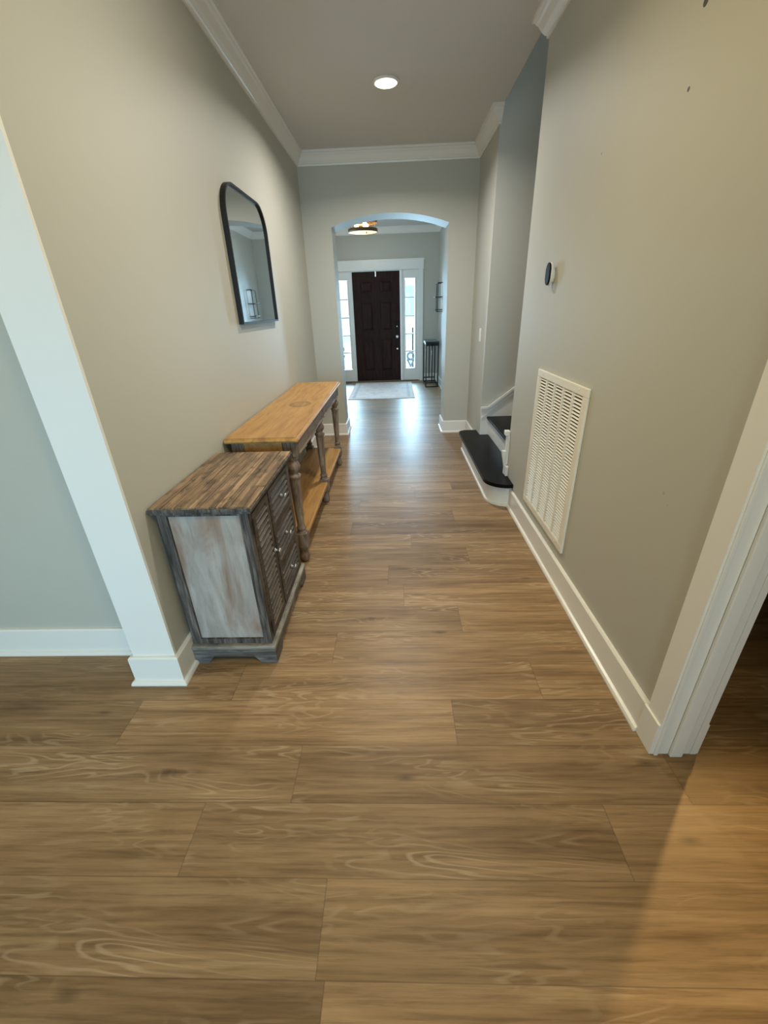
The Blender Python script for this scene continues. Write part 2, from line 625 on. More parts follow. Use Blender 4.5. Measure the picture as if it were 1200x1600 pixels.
def sidelight(idx, x0, x1, g0, g1):
    yb, yt = YD + .02, YD + .062
    zb, zt = .256, 1.90
    bm = bm_new()
    add_box(bm, x0, g0, yb, yt, .016, 2.045)
    add_box(bm, g1, x1, yb, yt, .016, 2.045)
    add_box(bm, g0, g1, yb, yt, .016, zb)
    add_box(bm, g0, g1, yb, yt, zt, 2.045)
    e = .016   # glazing bead around the glass
    add_box(bm, g0 - e, g0, yb - .010, yb, zb - e, zt + e, bev=.003)
    add_box(bm, g1, g1 + e, yb - .010, yb, zb - e, zt + e, bev=.003)
    add_box(bm, g0, g1, yb - .010, yb, zb - e, zb, bev=.003)
    add_box(bm, g0, g1, yb - .010, yb, zt, zt + e, bev=.003)
    fr = struct('window_%d' % idx, bm, M_TRIM)
    bm = bm_new()
    add_box(bm, g0 - .004, g1 + .004, yb + .018, yb + .022, zb - .004, zt + .004)
    obj('pane', bm, M_GLASS, fr)
    bm = bm_new()
    for i in range(1, 5):
        z = zb + (zt - zb) * i / 5
        add_box(bm, g0, g1, yb + .004, yb + .018, z - .011, z + .011)
    obj('muntins', bm, M_TRIM, fr)


sidelight(1, SX1 + .05, DX1, .214, .402)
sidelight(2, DX0, SX0 - .05, -1.105, -.917)

# six-panel door leaf
bm = bm_new()
d0, d1 = SX0 + .003, SX1 - .003
yb, yt = YD + .03, YD + .074
XS = [(-.655, -.425), (-.283, -.055)]
ZS = [(.215, .835), (.99, 1.52), (1.675, 1.88)]
xs = [d0, XS[0][0], XS[0][1], XS[1][0], XS[1][1], d1]
add_box(bm, d0, d1, yb + .014, yt, .018, 2.04)
for a, b_ in ((xs[0], xs[1]), (xs[2], xs[3]), (xs[4], xs[5])):
    add_box(bm, a, b_, yb, yb + .014, .018, 2.04)
zz = [.018, ZS[0][0], ZS[0][1], ZS[1][0], ZS[1][1], ZS[2][0], ZS[2][1], 2.04]
for x0, x1 in XS:
    for a, b_ in ((zz[0], zz[1]), (zz[2], zz[3]), (zz[4], zz[5]), (zz[6], zz[7])):
        add_box(bm, x0, x1, yb, yb + .014, a, b_)
    for z0, z1 in ZS:   # raised centre field with sloping edges
        o_, i_ = .014, .045
        A = [(x0 + o_, z0 + o_), (x1 - o_, z0 + o_), (x1 - o_, z1 - o_), (x0 + o_, z1 - o_)]
        B = [(x0 + i_, z0 + i_), (x1 - i_, z0 + i_), (x1 - i_, z1 - i_), (x0 + i_, z1 - i_)]
        va = [bm.verts.new((x, yb + .0142, z)) for x, z in A]
        vb = [bm.verts.new((x, yb + .003, z)) for x, z in B]
        for i in range(4):
            bm.faces.new((va[i], va[(i + 1) % 4], vb[(i + 1) % 4], vb[i]))
        bm.faces.new(vb)
door = struct('door_1', bm, M_DOOR)
bm = bm_new()
add_lathe(bm, [(0, .030), (-.006, .030), (-.010, .014), (-.030, .012), (-.036, .022), (-.050, .030), (-.062, .026), (-.068, .010)], .042, yb, 20, 'Y', .87)
obj('knob', bm, M_SILVER, door)
bm = bm_new()
add_box(bm, .012, .072, yb - .022, yb, 1.04, 1.155, bev=.008)
o = obj('keypad_lock', bm, M_BLACKP, door)
bm = bm_new()
add_lathe(bm, [(-.022, .010), (-.030, .010), (-.032, .006)], .042, yb, 12, 'Y', 1.062)
obj('thumb_turn', bm, M_SILVER, o)
bm = bm_new()
add_lathe(bm, [(0, .018), (-.008, .018), (-.016, .012)], .043, yb, 14, 'Y', .637)
obj('lower_lock', bm, M_SILVER, door)
bm = bm_new()
add_box(bm, -.366, -.348, yb - .003, yb, 1.95, 2.04)
add_box(bm, -.366, -.348, yb - .02, yb - .003, 1.95, 1.956)
add_box(bm, -.366, -.348, yb - .022, yb - .018, 1.95, 1.985)
obj('wreath_hook', bm, M_SILVER, door)

# ------------------------------------------------------------------ staircase
st = thing('staircase', 'staircase with black treads and white risers opening off the hall on the right', 'stairs', (.8, 3.6, 0))
RH, RUN = .188, .25


def step_plan(ins, back):
    near, far, fx = 2.870 + ins, 4.428 - ins, .653 + ins
    p = [(XR - .001, near)]
    r1, c1 = .165, (fx + .165, near + .165)
    p.append((c1[0], near))
    for i in range(1, 10):
        a = math.pi * 1.5 - (math.pi / 2) * i / 10
        p.append((c1[0] + r1 * math.cos(a), c1[1] + r1 * math.sin(a)))
    p.append((fx, c1[1]))
    r2 = .06
    for i in range(0, 9):
        a = math.pi - (math.pi / 2) * i / 8
        p.append((fx + r2 + r2 * math.cos(a), far - r2 + r2 * math.sin(a)))
    p += [(XR - .001, far), (XR - .001, YS - .002), (back, YS - .002), (back, YN + .002), (XR - .001, YN + .002)]
    return p


bm = bm_new()
add_prism(bm, step_plan(.035, .945), 'XY', 0, RH - .028)
add_prism(bm, step_plan(.024, .945), 'XY', 0, .016)
obj('riser', bm, M_TRIM, st)
bm = bm_new()
add_prism(bm, step_plan(.0, .930), 'XY', RH - .028, RH)
es = [e for e in bm.edges if abs(e.verts[0].co.z - e.verts[1].co.z) < 1e-6 and max(e.verts[0].co.x, e.verts[1].co.x) < XR - .002]
bmesh.ops.bevel(bm, geom=es, offset=.010, segments=3, profile=.5, affect='EDGES')
obj('tread', bm, M_TREAD, st)
for i in range(1, 9):
    nx, z = .653 + RUN * i, RH * (i + 1)
    bm = bm_new()
    add_box(bm, nx + .028, nx + .045, YN + .026, YS - .022, RH * i, z - .028)
    obj('riser', bm, M_TRIM, st)
    bm = bm_new()
    add_box(bm, nx, nx + RUN + .03 if i < 8 else 3.88, YN + .026, YS - .022, z - .028, z, bev=.008)
    obj('tread', bm, M_TREAD, st)
# skirt boards on both sides
slope = RH / RUN


def rake(x):
    return .345 + (x - .80) * slope


bm = bm_new()
xs0, xe = .846, 2.9
add_prism(bm, [(xs0, RH + .001), (xs0, .46), (.905, .46), (xe, .46 + (xe - .905) * slope), (xe, RH + .001)], 'XZ', YS - .018, YS - .001)
dz = .020
add_prism(bm, [(xs0 - .008, .452), (xs0 - .008, .472), (.902, .472), (xe, .472 + (xe - .902) * slope), (xe, .446 + (xe - .905) * slope), (.910, .452)], 'XZ', YS - .034, YS - .0185)
add_prism(bm, [(xs0, .352), (xs0, .364), (xe, .364 + (xe - xs0) * slope), (xe, .352 + (xe - xs0) * slope)], 'XZ', YS - .024, YS - .0185)
obj('skirt_board', bm, M_TRIM, st)
bm = bm_new()
add_prism(bm, [(.822, RH + .001), (.822, .50), (.88, .53), (xe, .53 + (xe - .88) * slope), (xe, RH + .001)], 'XZ', YN + .001, YN + .024)
add_box(bm, .806, .842, YN - .02, YN + .03, .495, .53, bev=.004)
add_prism(bm, [(.799, .372), (.799, .348), (.832, RH + .002), (.8425, RH + .002), (.8425, .372)], 'XZ', YN - .006, YN + .024)
add_box(bm, .822, .8425, YN - .06, YN - .0065, RH + .002, .265, bev=.003)
add_box(bm, .824, .8425, YN - .02, YN + .0, .272, .495)
obj('skirt_board', bm, M_TRIM, st)

# ------------------------------------------------------------------ weathered cabinet by the left wall
M_CFRAME = wood('grey_brown_weathered_wood', [(0.34, (0.016, 0.012, 0.010)), (0.47, (0.060, 0.048, 0.041)), (0.60, (0.130, 0.112, 0.098)), (0.76, (0.31, 0.28, 0.25))],
                (30, 30, 2.2), 2.2, 0.62, 0.6, bstr=0.35)
M_CFRONT = wood('dark_weathered_wood', [(0.30, (0.018, 0.013, 0.010)), (0.50, (0.062, 0.047, 0.037)), (0.66, (0.12, 0.095, 0.075)), (0.82, (0.26, 0.215, 0.17))],
                (22, 3.0, 30), 2.2, 0.6, 0.5, bstr=0.35)
M_CPLINTH = wood('grey_weathered_plinth', [(0.30, (0.035, 0.030, 0.028)), (0.5, (0.11, 0.10, 0.095)), (0.75, (0.30, 0.28, 0.25))],
                 (2.5, 2.5, 26), 2.4, 0.62, 0.6, bstr=0.35)
M_CPANEL = wood('whitewashed_panel', [(0.25, (0.27, 0.228, 0.195)), (0.5, (0.390, 0.345, 0.308)), (0.75, (0.50, 0.465, 0.435))],
                (7, 7, 1.2), 2.0, 0.6, 1.0, streak=((0.20, 0.175, 0.155), 0.45), bstr=0.15, blotch=((0.25, 0.135, 0.075), 0.85, 5.2, (1.9, 1, .45)))
M_CTOP = wood('reclaimed_plank_top', [(0.30, (0.060, 0.035, 0.020)), (0.43, (0.165, 0.108, 0.064)), (0.58, (0.30, 0.210, 0.130)), (0.78, (0.46, 0.345, 0.225))],
              (60, 1.7, 60), 1.9, 0.5, 0.25, streak=((0.050, 0.030, 0.018), 0.85), bstr=0.3, blotch=((0.026, 0.016, 0.010), 0.95, 3.4, (10, 3.4, 1)))
nt = M_CTOP.node_tree
b = nt.nodes['Principled BSDF']
tone = ramp(nt, N(nt, 'ShaderNodeAttribute', attribute_name='strip_tone').outputs['Fac'],
            [(0.0, (0.55, 0.52, 0.48)), (0.35, (0.95, 0.92, 0.88)), (0.75, (1.10, 1.07, 1.03)), (1.0, (1.35, 1.30, 1.22))])
nt.links.new(mix(nt, 1.0, b.inputs['Base Color'].links[0].from_socket, tone, 'MULTIPLY'), b.inputs['Base Color'])
M_SLAT = wood('pale_edged_slat', [(0.30, (0.08, 0.062, 0.048)), (0.5, (0.21, 0.172, 0.138)), (0.72, (0.42, 0.36, 0.30))],
              (20, 2.5, 20), 2.4, 0.6, 0.5, bstr=0.3)
M_SLATD = wood('grey_brown_slat', [(0.30, (0.028, 0.021, 0.016)), (0.5, (0.075, 0.058, 0.046)), (0.75, (0.16, 0.13, 0.105))], (20, 2.5, 20), 2.4, 0.6, 0.5, bstr=0.3)
M_CMOULD = wood('worn_pale_moulding', [(0.30, (0.06, 0.052, 0.046)), (0.48, (0.20, 0.182, 0.155)), (0.75, (0.42, 0.385, 0.325))], (3, 3, 26), 2.6, 0.62, 0.5, bstr=0.3)
M_EDGE = plain('worn_slat_edge', (0.40, 0.345, 0.285), 0.65, var=.45, vscale=45)
M_EDGED = plain('worn_slat_edge_dark', (0.17, 0.142, 0.118), 0.65, var=.6, vscale=45)
M_CKNOB = plain('pewter_knob', (0.50, 0.48, 0.44), 0.35, 0.8)

c0x, c1x, c0y, c1y, ct = -.893, -.552, 1.368, 1.985, .752
cab = thing('cabinet', 'small weathered grey wood cabinet with a brown plank top, against the left wall', 'cabinet', (-.72, 1.675, 0))
bm = bm_new()
sw = .040
for ya, yb2 in ((c0y, c0y + .03), (c1y - .03, c1y)):
    add_box(bm, c0x, c0x + sw - .004, ya, yb2, .098, .722)
    add_box(bm, c1x - sw + .006, c1x, ya, yb2, .098, .722)
    add_box(bm, c0x + sw - .004, c1x - sw + .006, ya, yb2, .098, .122)
    add_box(bm, c0x + sw - .004, c1x - sw + .006, ya, yb2, .708, .722)
# back, front rails and the post between door and drawers
add_box(bm, c0x, c0x + .012, c0y + .03, c1y - .03, .098, .722)
add_box(bm, c1x - .03, c1x, c0y + .03, c1y - .03, .700, .722)
add_box(bm, c1x - .03, c1x, c0y + .03, c1y - .03, .098, .112)
add_box(bm, c1x - .03, c1x - .002, 1.606, 1.622, .112, .700)
obj('frame', bm, M_CFRAME, cab)
for ya in (c0y + .010, c1y - .022):
    bm = bm_new()
    add_box(bm, c0x + sw - .006, c1x - sw + .008, ya, ya + .012, .118, .712)
    o = obj('side_panel', bm, M_CPANEL, cab)
    o['label'] = 'whitewashed side panel'
bm = bm_new()
tl = bm.faces.layers.float.new('strip_tone')
rt = random.Random(21)
nb = 15
tw = (-.531 - -.907) / nb
for i in range(nb):
    ya = 1.348
    while ya < 2.005 - .02:
        yb2 = min(2.005, ya + rt.uniform(.12, .42))
        if 2.005 - yb2 < .06:
            yb2 = 2.005
        nf0 = len(bm.faces)
        add_box(bm, -.907 + i * tw + .0006, -.907 + (i + 1) * tw - .0006, ya + .0004, yb2 - .0004, .7455, .7525 - rt.uniform(0, .0012))
        bm.faces.ensure_lookup_table()
        tv = rt.random()
        for f in bm.faces[nf0:]:
            f[tl] = tv
        ya = yb2
obj('top', bm, M_CTOP, cab)
bm = bm_new()
add_box(bm, -.911, -.527, 1.344, 2.009, .7335, .7454, bev=.002)
add_box(bm, -.905, -.534, 1.350, 2.003, .7225, .7332, bev=.003)
obj('top_moulding', bm, M_CFRAME, cab)
bm = bm_new()   # plinth with bracket feet cut out
add_prism(bm, [(-.903, 0), (-.838, 0), (-.825, .022), (-.812, .038), (-.635, .038), (-.622, .022), (-.608, 0), (-.538, 0), (-.538, .072), (-.903, .072)], 'XZ', 1.352, 1.372)
add_prism(bm, [(-.903, 0), (-.838, 0), (-.812, .038), (-.635, .038), (-.608, 0), (-.538, 0), (-.538, .072), (-.903, .072)], 'XZ', 1.980, 2.000)
add_prism(bm, [(1.372, 0), (1.44, 0), (1.455, .022), (1.468, .038), (1.884, .038), (1.897, .022), (1.912, 0), (1.980, 0), (1.980, .072), (1.372, .072)], 'YZ', -.558, -.538)
add_prism(bm, [(1.372, 0), (1.42, 0), (1.45, .038), (1.90, .038), (1.93, 0), (1.980, 0), (1.980, .072), (1.372, .072)], 'YZ', -.903, -.885)
obj('plinth', bm, M_CPLINTH, cab)
bm = bm_new()
add_box(bm, -.905, -.534, 1.348, 2.004, .0725, .0975, bev=.008)
o = obj('plinth_moulding', bm, M_CMOULD, cab)
o['label'] = 'pale worn plinth moulding'


def louvre_panel(bm, y0, y1, z0, z1, x, fr, pitch, slat_bm, tilt=46):
    add_box(bm, x - .016, x, y0, y0 + fr, z0, z1)
    add_box(bm, x - .016, x, y1 - fr, y1, z0, z1)
    add_box(bm, x - .016, x, y0 + fr, y1 - fr, z0, z0 + fr)
    add_box(bm, x - .016, x, y0 + fr, y1 - fr, z1 - fr, z1)
    add_box(bm, x - .016, x - .013, y0 + fr, y1 - fr, z0 + fr, z1 - fr)
    n = int((z1 - z0 - 2 * fr) / pitch)
    p = (z1 - z0 - 2 * fr) / n
    rm = Matrix.Rotation(math.radians(tilt), 3, 'Y')
    for i in range(n):
        zc = z0 + fr + p * (i + .5)
        add_box(slat_bm, x - .0090, x - .0050, y0 + fr, y1 - fr, zc - p * .40, zc + p * .40, rot=Matrix.Rotation(math.radians(-tilt), 3, 'Y'))
        nf0 = len(slat_bm.faces)
        add_box(slat_bm, x - .0012, x + .0022, y0 + fr, y1 - fr, zc - p * .30 - .0020, zc - p * .30 + .0020)
        slat_bm.faces.ensure_lookup_table()
        for f in slat_bm.faces[nf0:]:
            f.material_index = 1


fx = c1x + .002
bm, sb = bm_new(), bm_new()
louvre_panel(bm, 1.402, 1.603, .114, .698, fx, .030, .0265, sb)
dr = obj('door', bm, M_CFRONT, cab)
obj('louvre_slats', sb, M_SLATD, dr).data.materials.append(M_EDGE)


def cab_knob(parent, y, z):
    bm = bm_new()
    add_lathe(bm, [(0, .009), (.003, .009), (.005, .0045), (.014, .0035), (.018, .008), (.023, .0105), (.027, .0075), (.029, .003)], fx, y, 16, 'X', z)
    obj('knob', bm, M_CKNOB, parent)


cab_knob(dr, 1.589, .428)
for zh in (.615, .135):
    bm = bm_new()
    add_box(bm, fx - .0005, fx + .003, 1.390, 1.404, zh, zh + .060, bev=.001)
    obj('hinge', bm, M_BLACK, dr)
for z0, z1 in ((.114, .306), (.310, .502), (.506, .698)):
    bm, sb = bm_new(), bm_new()
    louvre_panel(bm, 1.624, 1.952, z0, z1, fx, .022, .0265, sb)
    dw = obj('drawer', bm, M_CFRONT, cab)
    obj('louvre_slats', sb, M_SLATD, dw).data.materials.append(M_EDGED)
    cab_knob(dw, 1.79, (z0 + z1) / 2 + .004)

# ------------------------------------------------------------------ console table
M_PINE = wood('honey_pine', [(0.28, (0.27, 0.130, 0.036)), (0.5, (0.44, 0.232, 0.066)), (0.75, (0.54, 0.312, 0.100))], (10, 1.0, 10), 2.2, 0.42, 1.0,
              streak=((0.20, 0.10, 0.036), 0.45), bstr=0.1)
M_LEG = wood('distressed_taupe_paint', [(0.32, (0.085, 0.050, 0.038)), (0.5, (0.20, 0.150, 0.115)), (0.70, (0.36, 0.30, 0.235))], (22, 22, 3), 2.4, 0.55, 0.8, bstr=0.2)
M_APRON = wood('distressed_taupe_apron', [(0.32, (0.12, 0.080, 0.052)), (0.5, (0.22, 0.165, 0.120)), (0.70, (0.34, 0.27, 0.20))], (16, 3, 16), 2.2, 0.55, 0.8, bstr=0.2)


def pine_top():
    """honey pine with a dark inlaid oval medallion and plank joints"""
    m = M_PINE.copy()
    m.name = 'honey_pine_with_medallion'
    nt = m.node_tree
    b = nt.nodes['Principled BSDF']
    src = b.inputs['Base Color'].links[0].from_socket
    v = coords(nt, (1 / .075, 1 / .10, 0.0001), loc=(.037 / .075 * 0, 0, 0))
    ln = N(nt, 'ShaderNodeVectorMath', operation='LENGTH')
    nt.links.new(v, ln.inputs[0])
    d = ln.outputs['Value']
    ring = ramp(nt, d, [(0.0, (.25,) * 3), (0.60, (.25,) * 3), (0.68, (.9,) * 3), (0.82, (.55,) * 3), (0.88, (.95,) * 3), (0.97, (.9,) * 3), (1.0, (0,) * 3)])
    pat = noise(nt, v, 7, 3)
    f = math_n(nt, 'MULTIPLY', ring, math_n(nt, 'MULTIPLY_ADD', pat, 0.5, 0.40))
    c = mix(nt, f, src, (0.085, 0.048, 0.018))
    nt.links.new(c, b.inputs['Base Color'])
    return m


M_PTOP = pine_top()
con = thing('console_table', 'long console table with honey wood top and turned taupe legs beyond the cabinet', 'console table', (-.678, 2.985, 0))
t0, t1, ty0, ty1, th = -.907, -.514, 2.112, 4.008, .790
bm = bm_new()
prof = [(t0, th - .026), (t0 - .0, th - .004), (t0 + .004, th), (t1 - .016, th), (t1 - .014, th - .006), (t1 - .004, th - .010), (t1, th - .018), (t1 - .004, th - .026)]
add_prism(bm, prof, 'XZ', ty0 + .012, ty1 - .012)
add_prism(bm, [(ty0, th - .018), (ty0 + .004, th - .010), (ty0 + .012, th - .007), (ty0 + .012, th - .026), (ty0 + .004, th - .026)], 'YZ', t0 + .003, t1 - .004)
add_prism(bm, [(ty1, th - .018), (ty1 - .004, th - .010), (ty1 - .012, th - .007), (ty1 - .012, th - .026), (ty1 - .004, th - .026)], 'YZ', t0 + .003, t1 - .004)
obj('tabletop', bm, M_PTOP, con)
FX, BX = -.576, -.850
LY = (2.186, 3.060, 3.934)
az0, az1 = .668, .7635
bm = bm_new()
for lx, s in ((FX, 1), (BX, -1)):
    for ya, yb2 in ((LY[0] + .036, LY[1] - .036), (LY[1] + .036, LY[2] - .036)):
        add_box(bm, lx + s * .026 - .010, lx + s * .026 + .010, ya, yb2, az0, az1)
        add_box(bm, lx + s * .030 - .010, lx + s * .030 + .010, ya, yb2, az0 - .004, az0 + .010, bev=.003)
obj('apron', bm, M_APRON, con)
for ly, s in ((LY[0], -1), (LY[2], 1)):
    bm = bm_new()
    yc = ly + s * .026
    add_box(bm, BX + .036, FX - .036, yc - .008, yc + .008, az0, az1)
    for (a, b_) in ((az0, az0 + .022), (az1 - .018, az1)):
        add_box(bm, BX + .036, FX - .036, yc + s * .008 - .004, yc + s * .008 + .004, a, b_)
    for (a, b_) in ((BX + .036, BX + .060), (FX - .060, FX - .036)):
        add_box(bm, a, b_, yc + s * .008 - .004, yc + s * .008 + .004, az0 + .022, az1 - .018)
    o = obj('end_rail', bm, M_PINE, con)
bm = bm_new()
add_box(bm, BX - .012, FX + .030, LY[0] - .018, LY[2] + .018, .152, .180, bev=.004)
obj('lower_shelf', bm, M_PINE, con)
LEGP = [(0, .016), (.006, .024), (.022, .030), (.040, .031), (.060, .026), (.074, .019), (.084, .022), (.092, .029), (.106, .031)]
LEGQ = [(.199, .031), (.204, .030), (.210, .024), (.216, .023), (.222, .028), (.230, .0285), (.238, .023), (.246, .0205), (.35, .0245), (.48, .0290), (.530, .0305),
        (.540, .031), (.546, .036), (.556, .037), (.562, .030), (.568, .024), (.574, .0235), (.580, .028), (.592, .036), (.606, .0395), (.620, .036), (.632, .028),
        (.638, .024), (.644, .0245), (.650, .031), (.658, .0345), (.666, .033), (.672, .033)]
for lx in (FX, BX):
    for ly in LY:
        bm = bm_new()
        add_lathe(bm, LEGP, lx, ly, 20)
        add_lathe(bm, LEGQ, lx, ly, 20)
        add_box(bm, lx - .034, lx + .034, ly - .034, ly + .034, .104, .200, bev=.005)
        add_box(bm, lx - .035, lx + .035, ly - .035, ly + .035, .668, .7637, bev=.004)
        for q in (-.017, 0, .017):   # flutes on the top block
            add_bar(bm, (lx + q, ly - .035, .676), (lx + q, ly - .035, .758), .006, 8)
            add_bar(bm, (lx + .035, ly + q, .676), (lx + .035, ly + q, .758), .006, 8)
        obj('leg', bm, M_LEG, con)

# ------------------------------------------------------------------ wall mirror
mi = thing('wall_mirror', 'black framed mirror with rounded top corners hanging on the left wall', 'mirror', (XL, 3.09, 1.32))
my0, my1, mz0, mz1, mr = 2.685, 3.500, 1.320, 2.030, .175


def mirror_outline(ins):
    a, b_, c, d, r = my0 + ins, my1 - ins, mz0 + ins, mz1 - ins, mr - ins
    p = [(a, c), (b_, c)]
    for i in range(13):
        t = (math.pi / 2) * i / 12
        p.append((b_ - r + r * math.cos(t), d - r + r * math.sin(t)))
    for i in range(13):
        t = math.pi / 2 + (math.pi / 2) * i / 12
        p.append((a + r + r * math.cos(t), d - r + r * math.sin(t)))
    return p


bm = bm_new()
O_, I_ = mirror_outline(0), mirror_outline(.011)
n = len(O_)
xa, xb = XL + .001, XL + .030
ring = [[bm.verts.new((x, y, z)) for y, z in pl] for x, pl in ((xa, O_), (xb, O_), (xb, I_), (xa, I_))]
for q in range(4):
    A, B = ring[q], ring[(q + 1) % 4]
    for i in range(n):
        j = (i + 1) % n
        bm.faces.new((A[i], A[j], B[j], B[i]))
obj('frame', bm, M_BLACK, mi)
bm = bm_new()
add_prism(bm, mirror_outline(.0105), 'YZ', XL + .004, XL + .018)
obj('mirror_glass', bm, M_MIRROR, mi)

# ------------------------------------------------------------------ return air grille
ve = thing('air_return_grille', 'cream louvred return air grille low on the right wall', 'vent', (XR, 2.23, .2))
vy0, vy1, vz0, vz1 = 1.880, 2.585, .205, 1.033
xf = XR - .013
bm = bm_new()
fw = .040
for (a, b_, c, d) in ((vy0, vy1, vz0, vz0 + fw), (vy0, vy1, vz1 - fw, vz1), (vy0, vy0 + fw, vz0 + fw, vz1 - fw), (vy1 - fw, vy1, vz0 + fw, vz1 - fw)):
    add_box(bm, xf, XR - .0005, a, b_, c, d, bev=.003)
obj('frame', bm, M_VENT, ve)
bm = bm_new()
add_box(bm, XR - .0016, XR - .0006, vy0 + fw, vy1 - fw, vz0 + fw, vz1 - fw)
o = obj('duct_backing', bm, M_DARKGAP, ve)
bm = bm_new()
a0, a1 = vy0 + fw, vy1 - fw
cw = (a1 - a0) / 5
for i in range(1, 5):
    yc = a0 + cw * i
    add_box(bm, xf + .002, XR - .0018, yc - .011, yc + .011, vz0 + fw, vz1 - fw)
for yc in (a0 + .007, a1 - .007):
    add_box(bm, xf + .002, XR - .0018, yc - .007, yc + .007, vz0 + fw, vz1 - fw)
nz = 46
pz = (vz1 - vz0 - 2 * fw) / nz
for i in range(nz):
    zc = vz0 + fw + pz * (i + .5)
    add_box(bm, XR - .0070 - .0006, XR - .0070 + .0006, a0, a1, zc - .0046, zc + .0046, rot=Matrix.Rotation(math.radians(45), 3, 'Y'))
obj('louvres', bm, M_VENT, ve)
for yc, zc in ((vy0 + .10, vz1 - .018), (vy1 - .10, vz1 - .018), (vy0 + .10, vz0 + .018), (vy1 - .10, vz0 + .018)):
    bm = bm_new()
    add_lathe(bm, [(0, .006), (-.0015, .005), (-.0022, .003)], xf, yc, 10, 'X', zc)
    obj('screw', bm, M_VENT, ve)

# ------------------------------------------------------------------ small device on the right wall
se = thing('wall_sensor', 'small oval black and white device mounted on the right wall above the grille', 'wall device', (XR, 2.56, 1.46))


def stadium(yc, zc, w, h, n=10):
    r = w / 2
    p = []
    for i in range(n + 1):
        t = math.pi * i / n
        p.append((yc + r * math.cos(t), zc + h / 2 - r + r * math.sin(t)))
    for i in range(n + 1):
        t = math.pi + math.pi * i / n
        p.append((yc + r * math.cos(t), zc - h / 2 + r + r * math.sin(t)))
    return p


bm = bm_new()
add_prism(bm, stadium(2.564, 1.512, .067, .111), 'YZ', XR - .024, XR - .016)
add_prism(bm, stadium(2.562, 1.505, .040, .070), 'YZ', XR - .016, XR - .0005)
bmesh.ops.bevel(bm, geom=[e for e in bm.edges if abs(e.verts[0].co.x - e.verts[1].co.x) < 1e-6], offset=.003, segments=2, profile=.5, affect='EDGES')
obj('housing', bm, M_WHITEP, se)
bm = bm_new()
add_prism(bm, stadium(2.566, 1.513, .062, .106), 'YZ', XR - .033, XR - .0235)
bmesh.ops.bevel(bm, geom=[e for e in bm.edges if abs(e.verts[0].co.x - e.verts[1].co.x) < 1e-6], offset=.003, segments=2, profile=.5, affect='EDGES')
obj('face_plate', bm, M_BLACKP, se)

# light switch on the short wall between the stairs and the arch
sw_ = thing('light_switch', 'white light switch plate on the short wall beside the stairs', 'switch', (XR, 4.52, 1.06))
bm = bm_new()
add_box(bm, XR - .006, XR - .0005, 4.482, 4.562, 1.056, 1.176, bev=.002)
obj('plate', bm, M_WHITEP, sw_)
bm = bm_new()
add_box(bm, XR - .010, XR - .0055, 4.505, 4.539, 1.083, 1.149, bev=.0015)
obj('rocker', bm, M_WHITEP, sw_)

# ------------------------------------------------------------------ ceiling lights
dl = thing('recessed_light', 'round recessed ceiling light glowing in the hall ceiling', 'ceiling light', (-.029, 3.764, H))
bm = bm_new()
add_lathe(bm, [(H - .0005, .090), (H - .006, .090), (H - .012, .080), (H - .012, .074), (H - .004, .072), (H - .0005, .072)], -.029, 3.764, 32)
obj('trim_ring', bm, M_WHITEP, dl)
bm = bm_new()
add_lathe(bm, [(H - .003, .070), (H - .010, .070), (H - .018, .055), (H - .022, .030), (H - .023, .004)], -.029, 3.764, 32)
obj('lens', bm, emit('warm_lens', (1.0, 0.93, 0.74), 9.0), dl)
lamp('recessed_bulb', 'AREA', (-.029, 3.764, H - .03), 30, (1.0, 0.96, 0.88), (-.029, 3.764, 0), size=0.13, spread=155)

LX, LYY = -.435, 7.2
fl = thing('drum_ceiling_lamp', 'round two-band metal drum lamp with lit bulbs hanging from the foyer ceiling', 'ceiling lamp', (LX, LYY, 2.36))
M_BRONZE = plain('aged_bronze', (0.11, 0.075, 0.045), 0.42, 0.8)
lr, lz = .212, 2.378


def band(bm, z0, z1, r, t=.004, seg=48):
    rings = []
    for rr, z in ((r, z0), (r, z1), (r - t, z1), (r - t, z0)):
        rings.append([bm.verts.new((LX + rr * math.cos(2 * math.pi * i / seg), LYY + rr * math.sin(2 * math.pi * i / seg), z)) for i in range(seg)])
    for q in range(4):
        A, B = rings[q], rings[(q + 1) % 4]
        for i in range(seg):
            j = (i + 1) % seg
            f = bm.faces.new((A[i], A[j], B[j], B[i]))
            f.smooth = q in (0, 2)


bm = bm_new()
band(bm, lz, lz + .046, lr)
obj('lower_band', bm, M_BRONZE, fl)
bm = bm_new()
band(bm, lz + .112, lz + .162, lr)
obj('upper_band', bm, M_BRONZE, fl)
bm = bm_new()
for i in range(4):
    a = math.pi / 4 + i * math.pi / 2 + .3
    x, y = LX + (lr - .006) * math.cos(a), LYY + (lr - .006) * math.sin(a)
    add_bar(bm, (x, y, lz + .004), (x, y, lz + .160), .005, 8)
    add_bar(bm, (x, y, lz + .156), (LX, LYY, lz + .156), .005, 8)
obj('strap', bm, M_BRONZE, fl)
bm = bm_new()
add_lathe(bm, [(lz + .150, .020), (lz + .160, .010), (H - .030, .008), (H - .030, .055), (H - .012, .065), (H - .0005, .065)], LX, LYY, 20)
obj('stem', bm, M_BRONZE, fl)
bm = bm_new()
add_lathe(bm, [(lz + .010, lr - .006), (lz + .006, lr - .006)], LX, LYY, 48)
obj('diffuser', bm, emit('glowing_diffuser', (1.0, 0.70, 0.34), 1.0), fl)
bm = bm_new()
add_lathe(bm, [(lz + .006, .008), (lz - .004, .008), (lz - .014, .004)], LX + .055, LYY - .03, 10)
obj('finial', bm, M_BRONZE, fl)
M_BULB = emit('warm_bulb', (1.0, 0.74, 0.38), 16.0)
M_SHADE, nt, b = new_mat('seeded_glass')
nt.links.new(N(nt, 'ShaderNodeBsdfTransparent').outputs[0], nt.nodes['Material Output'].inputs[0])
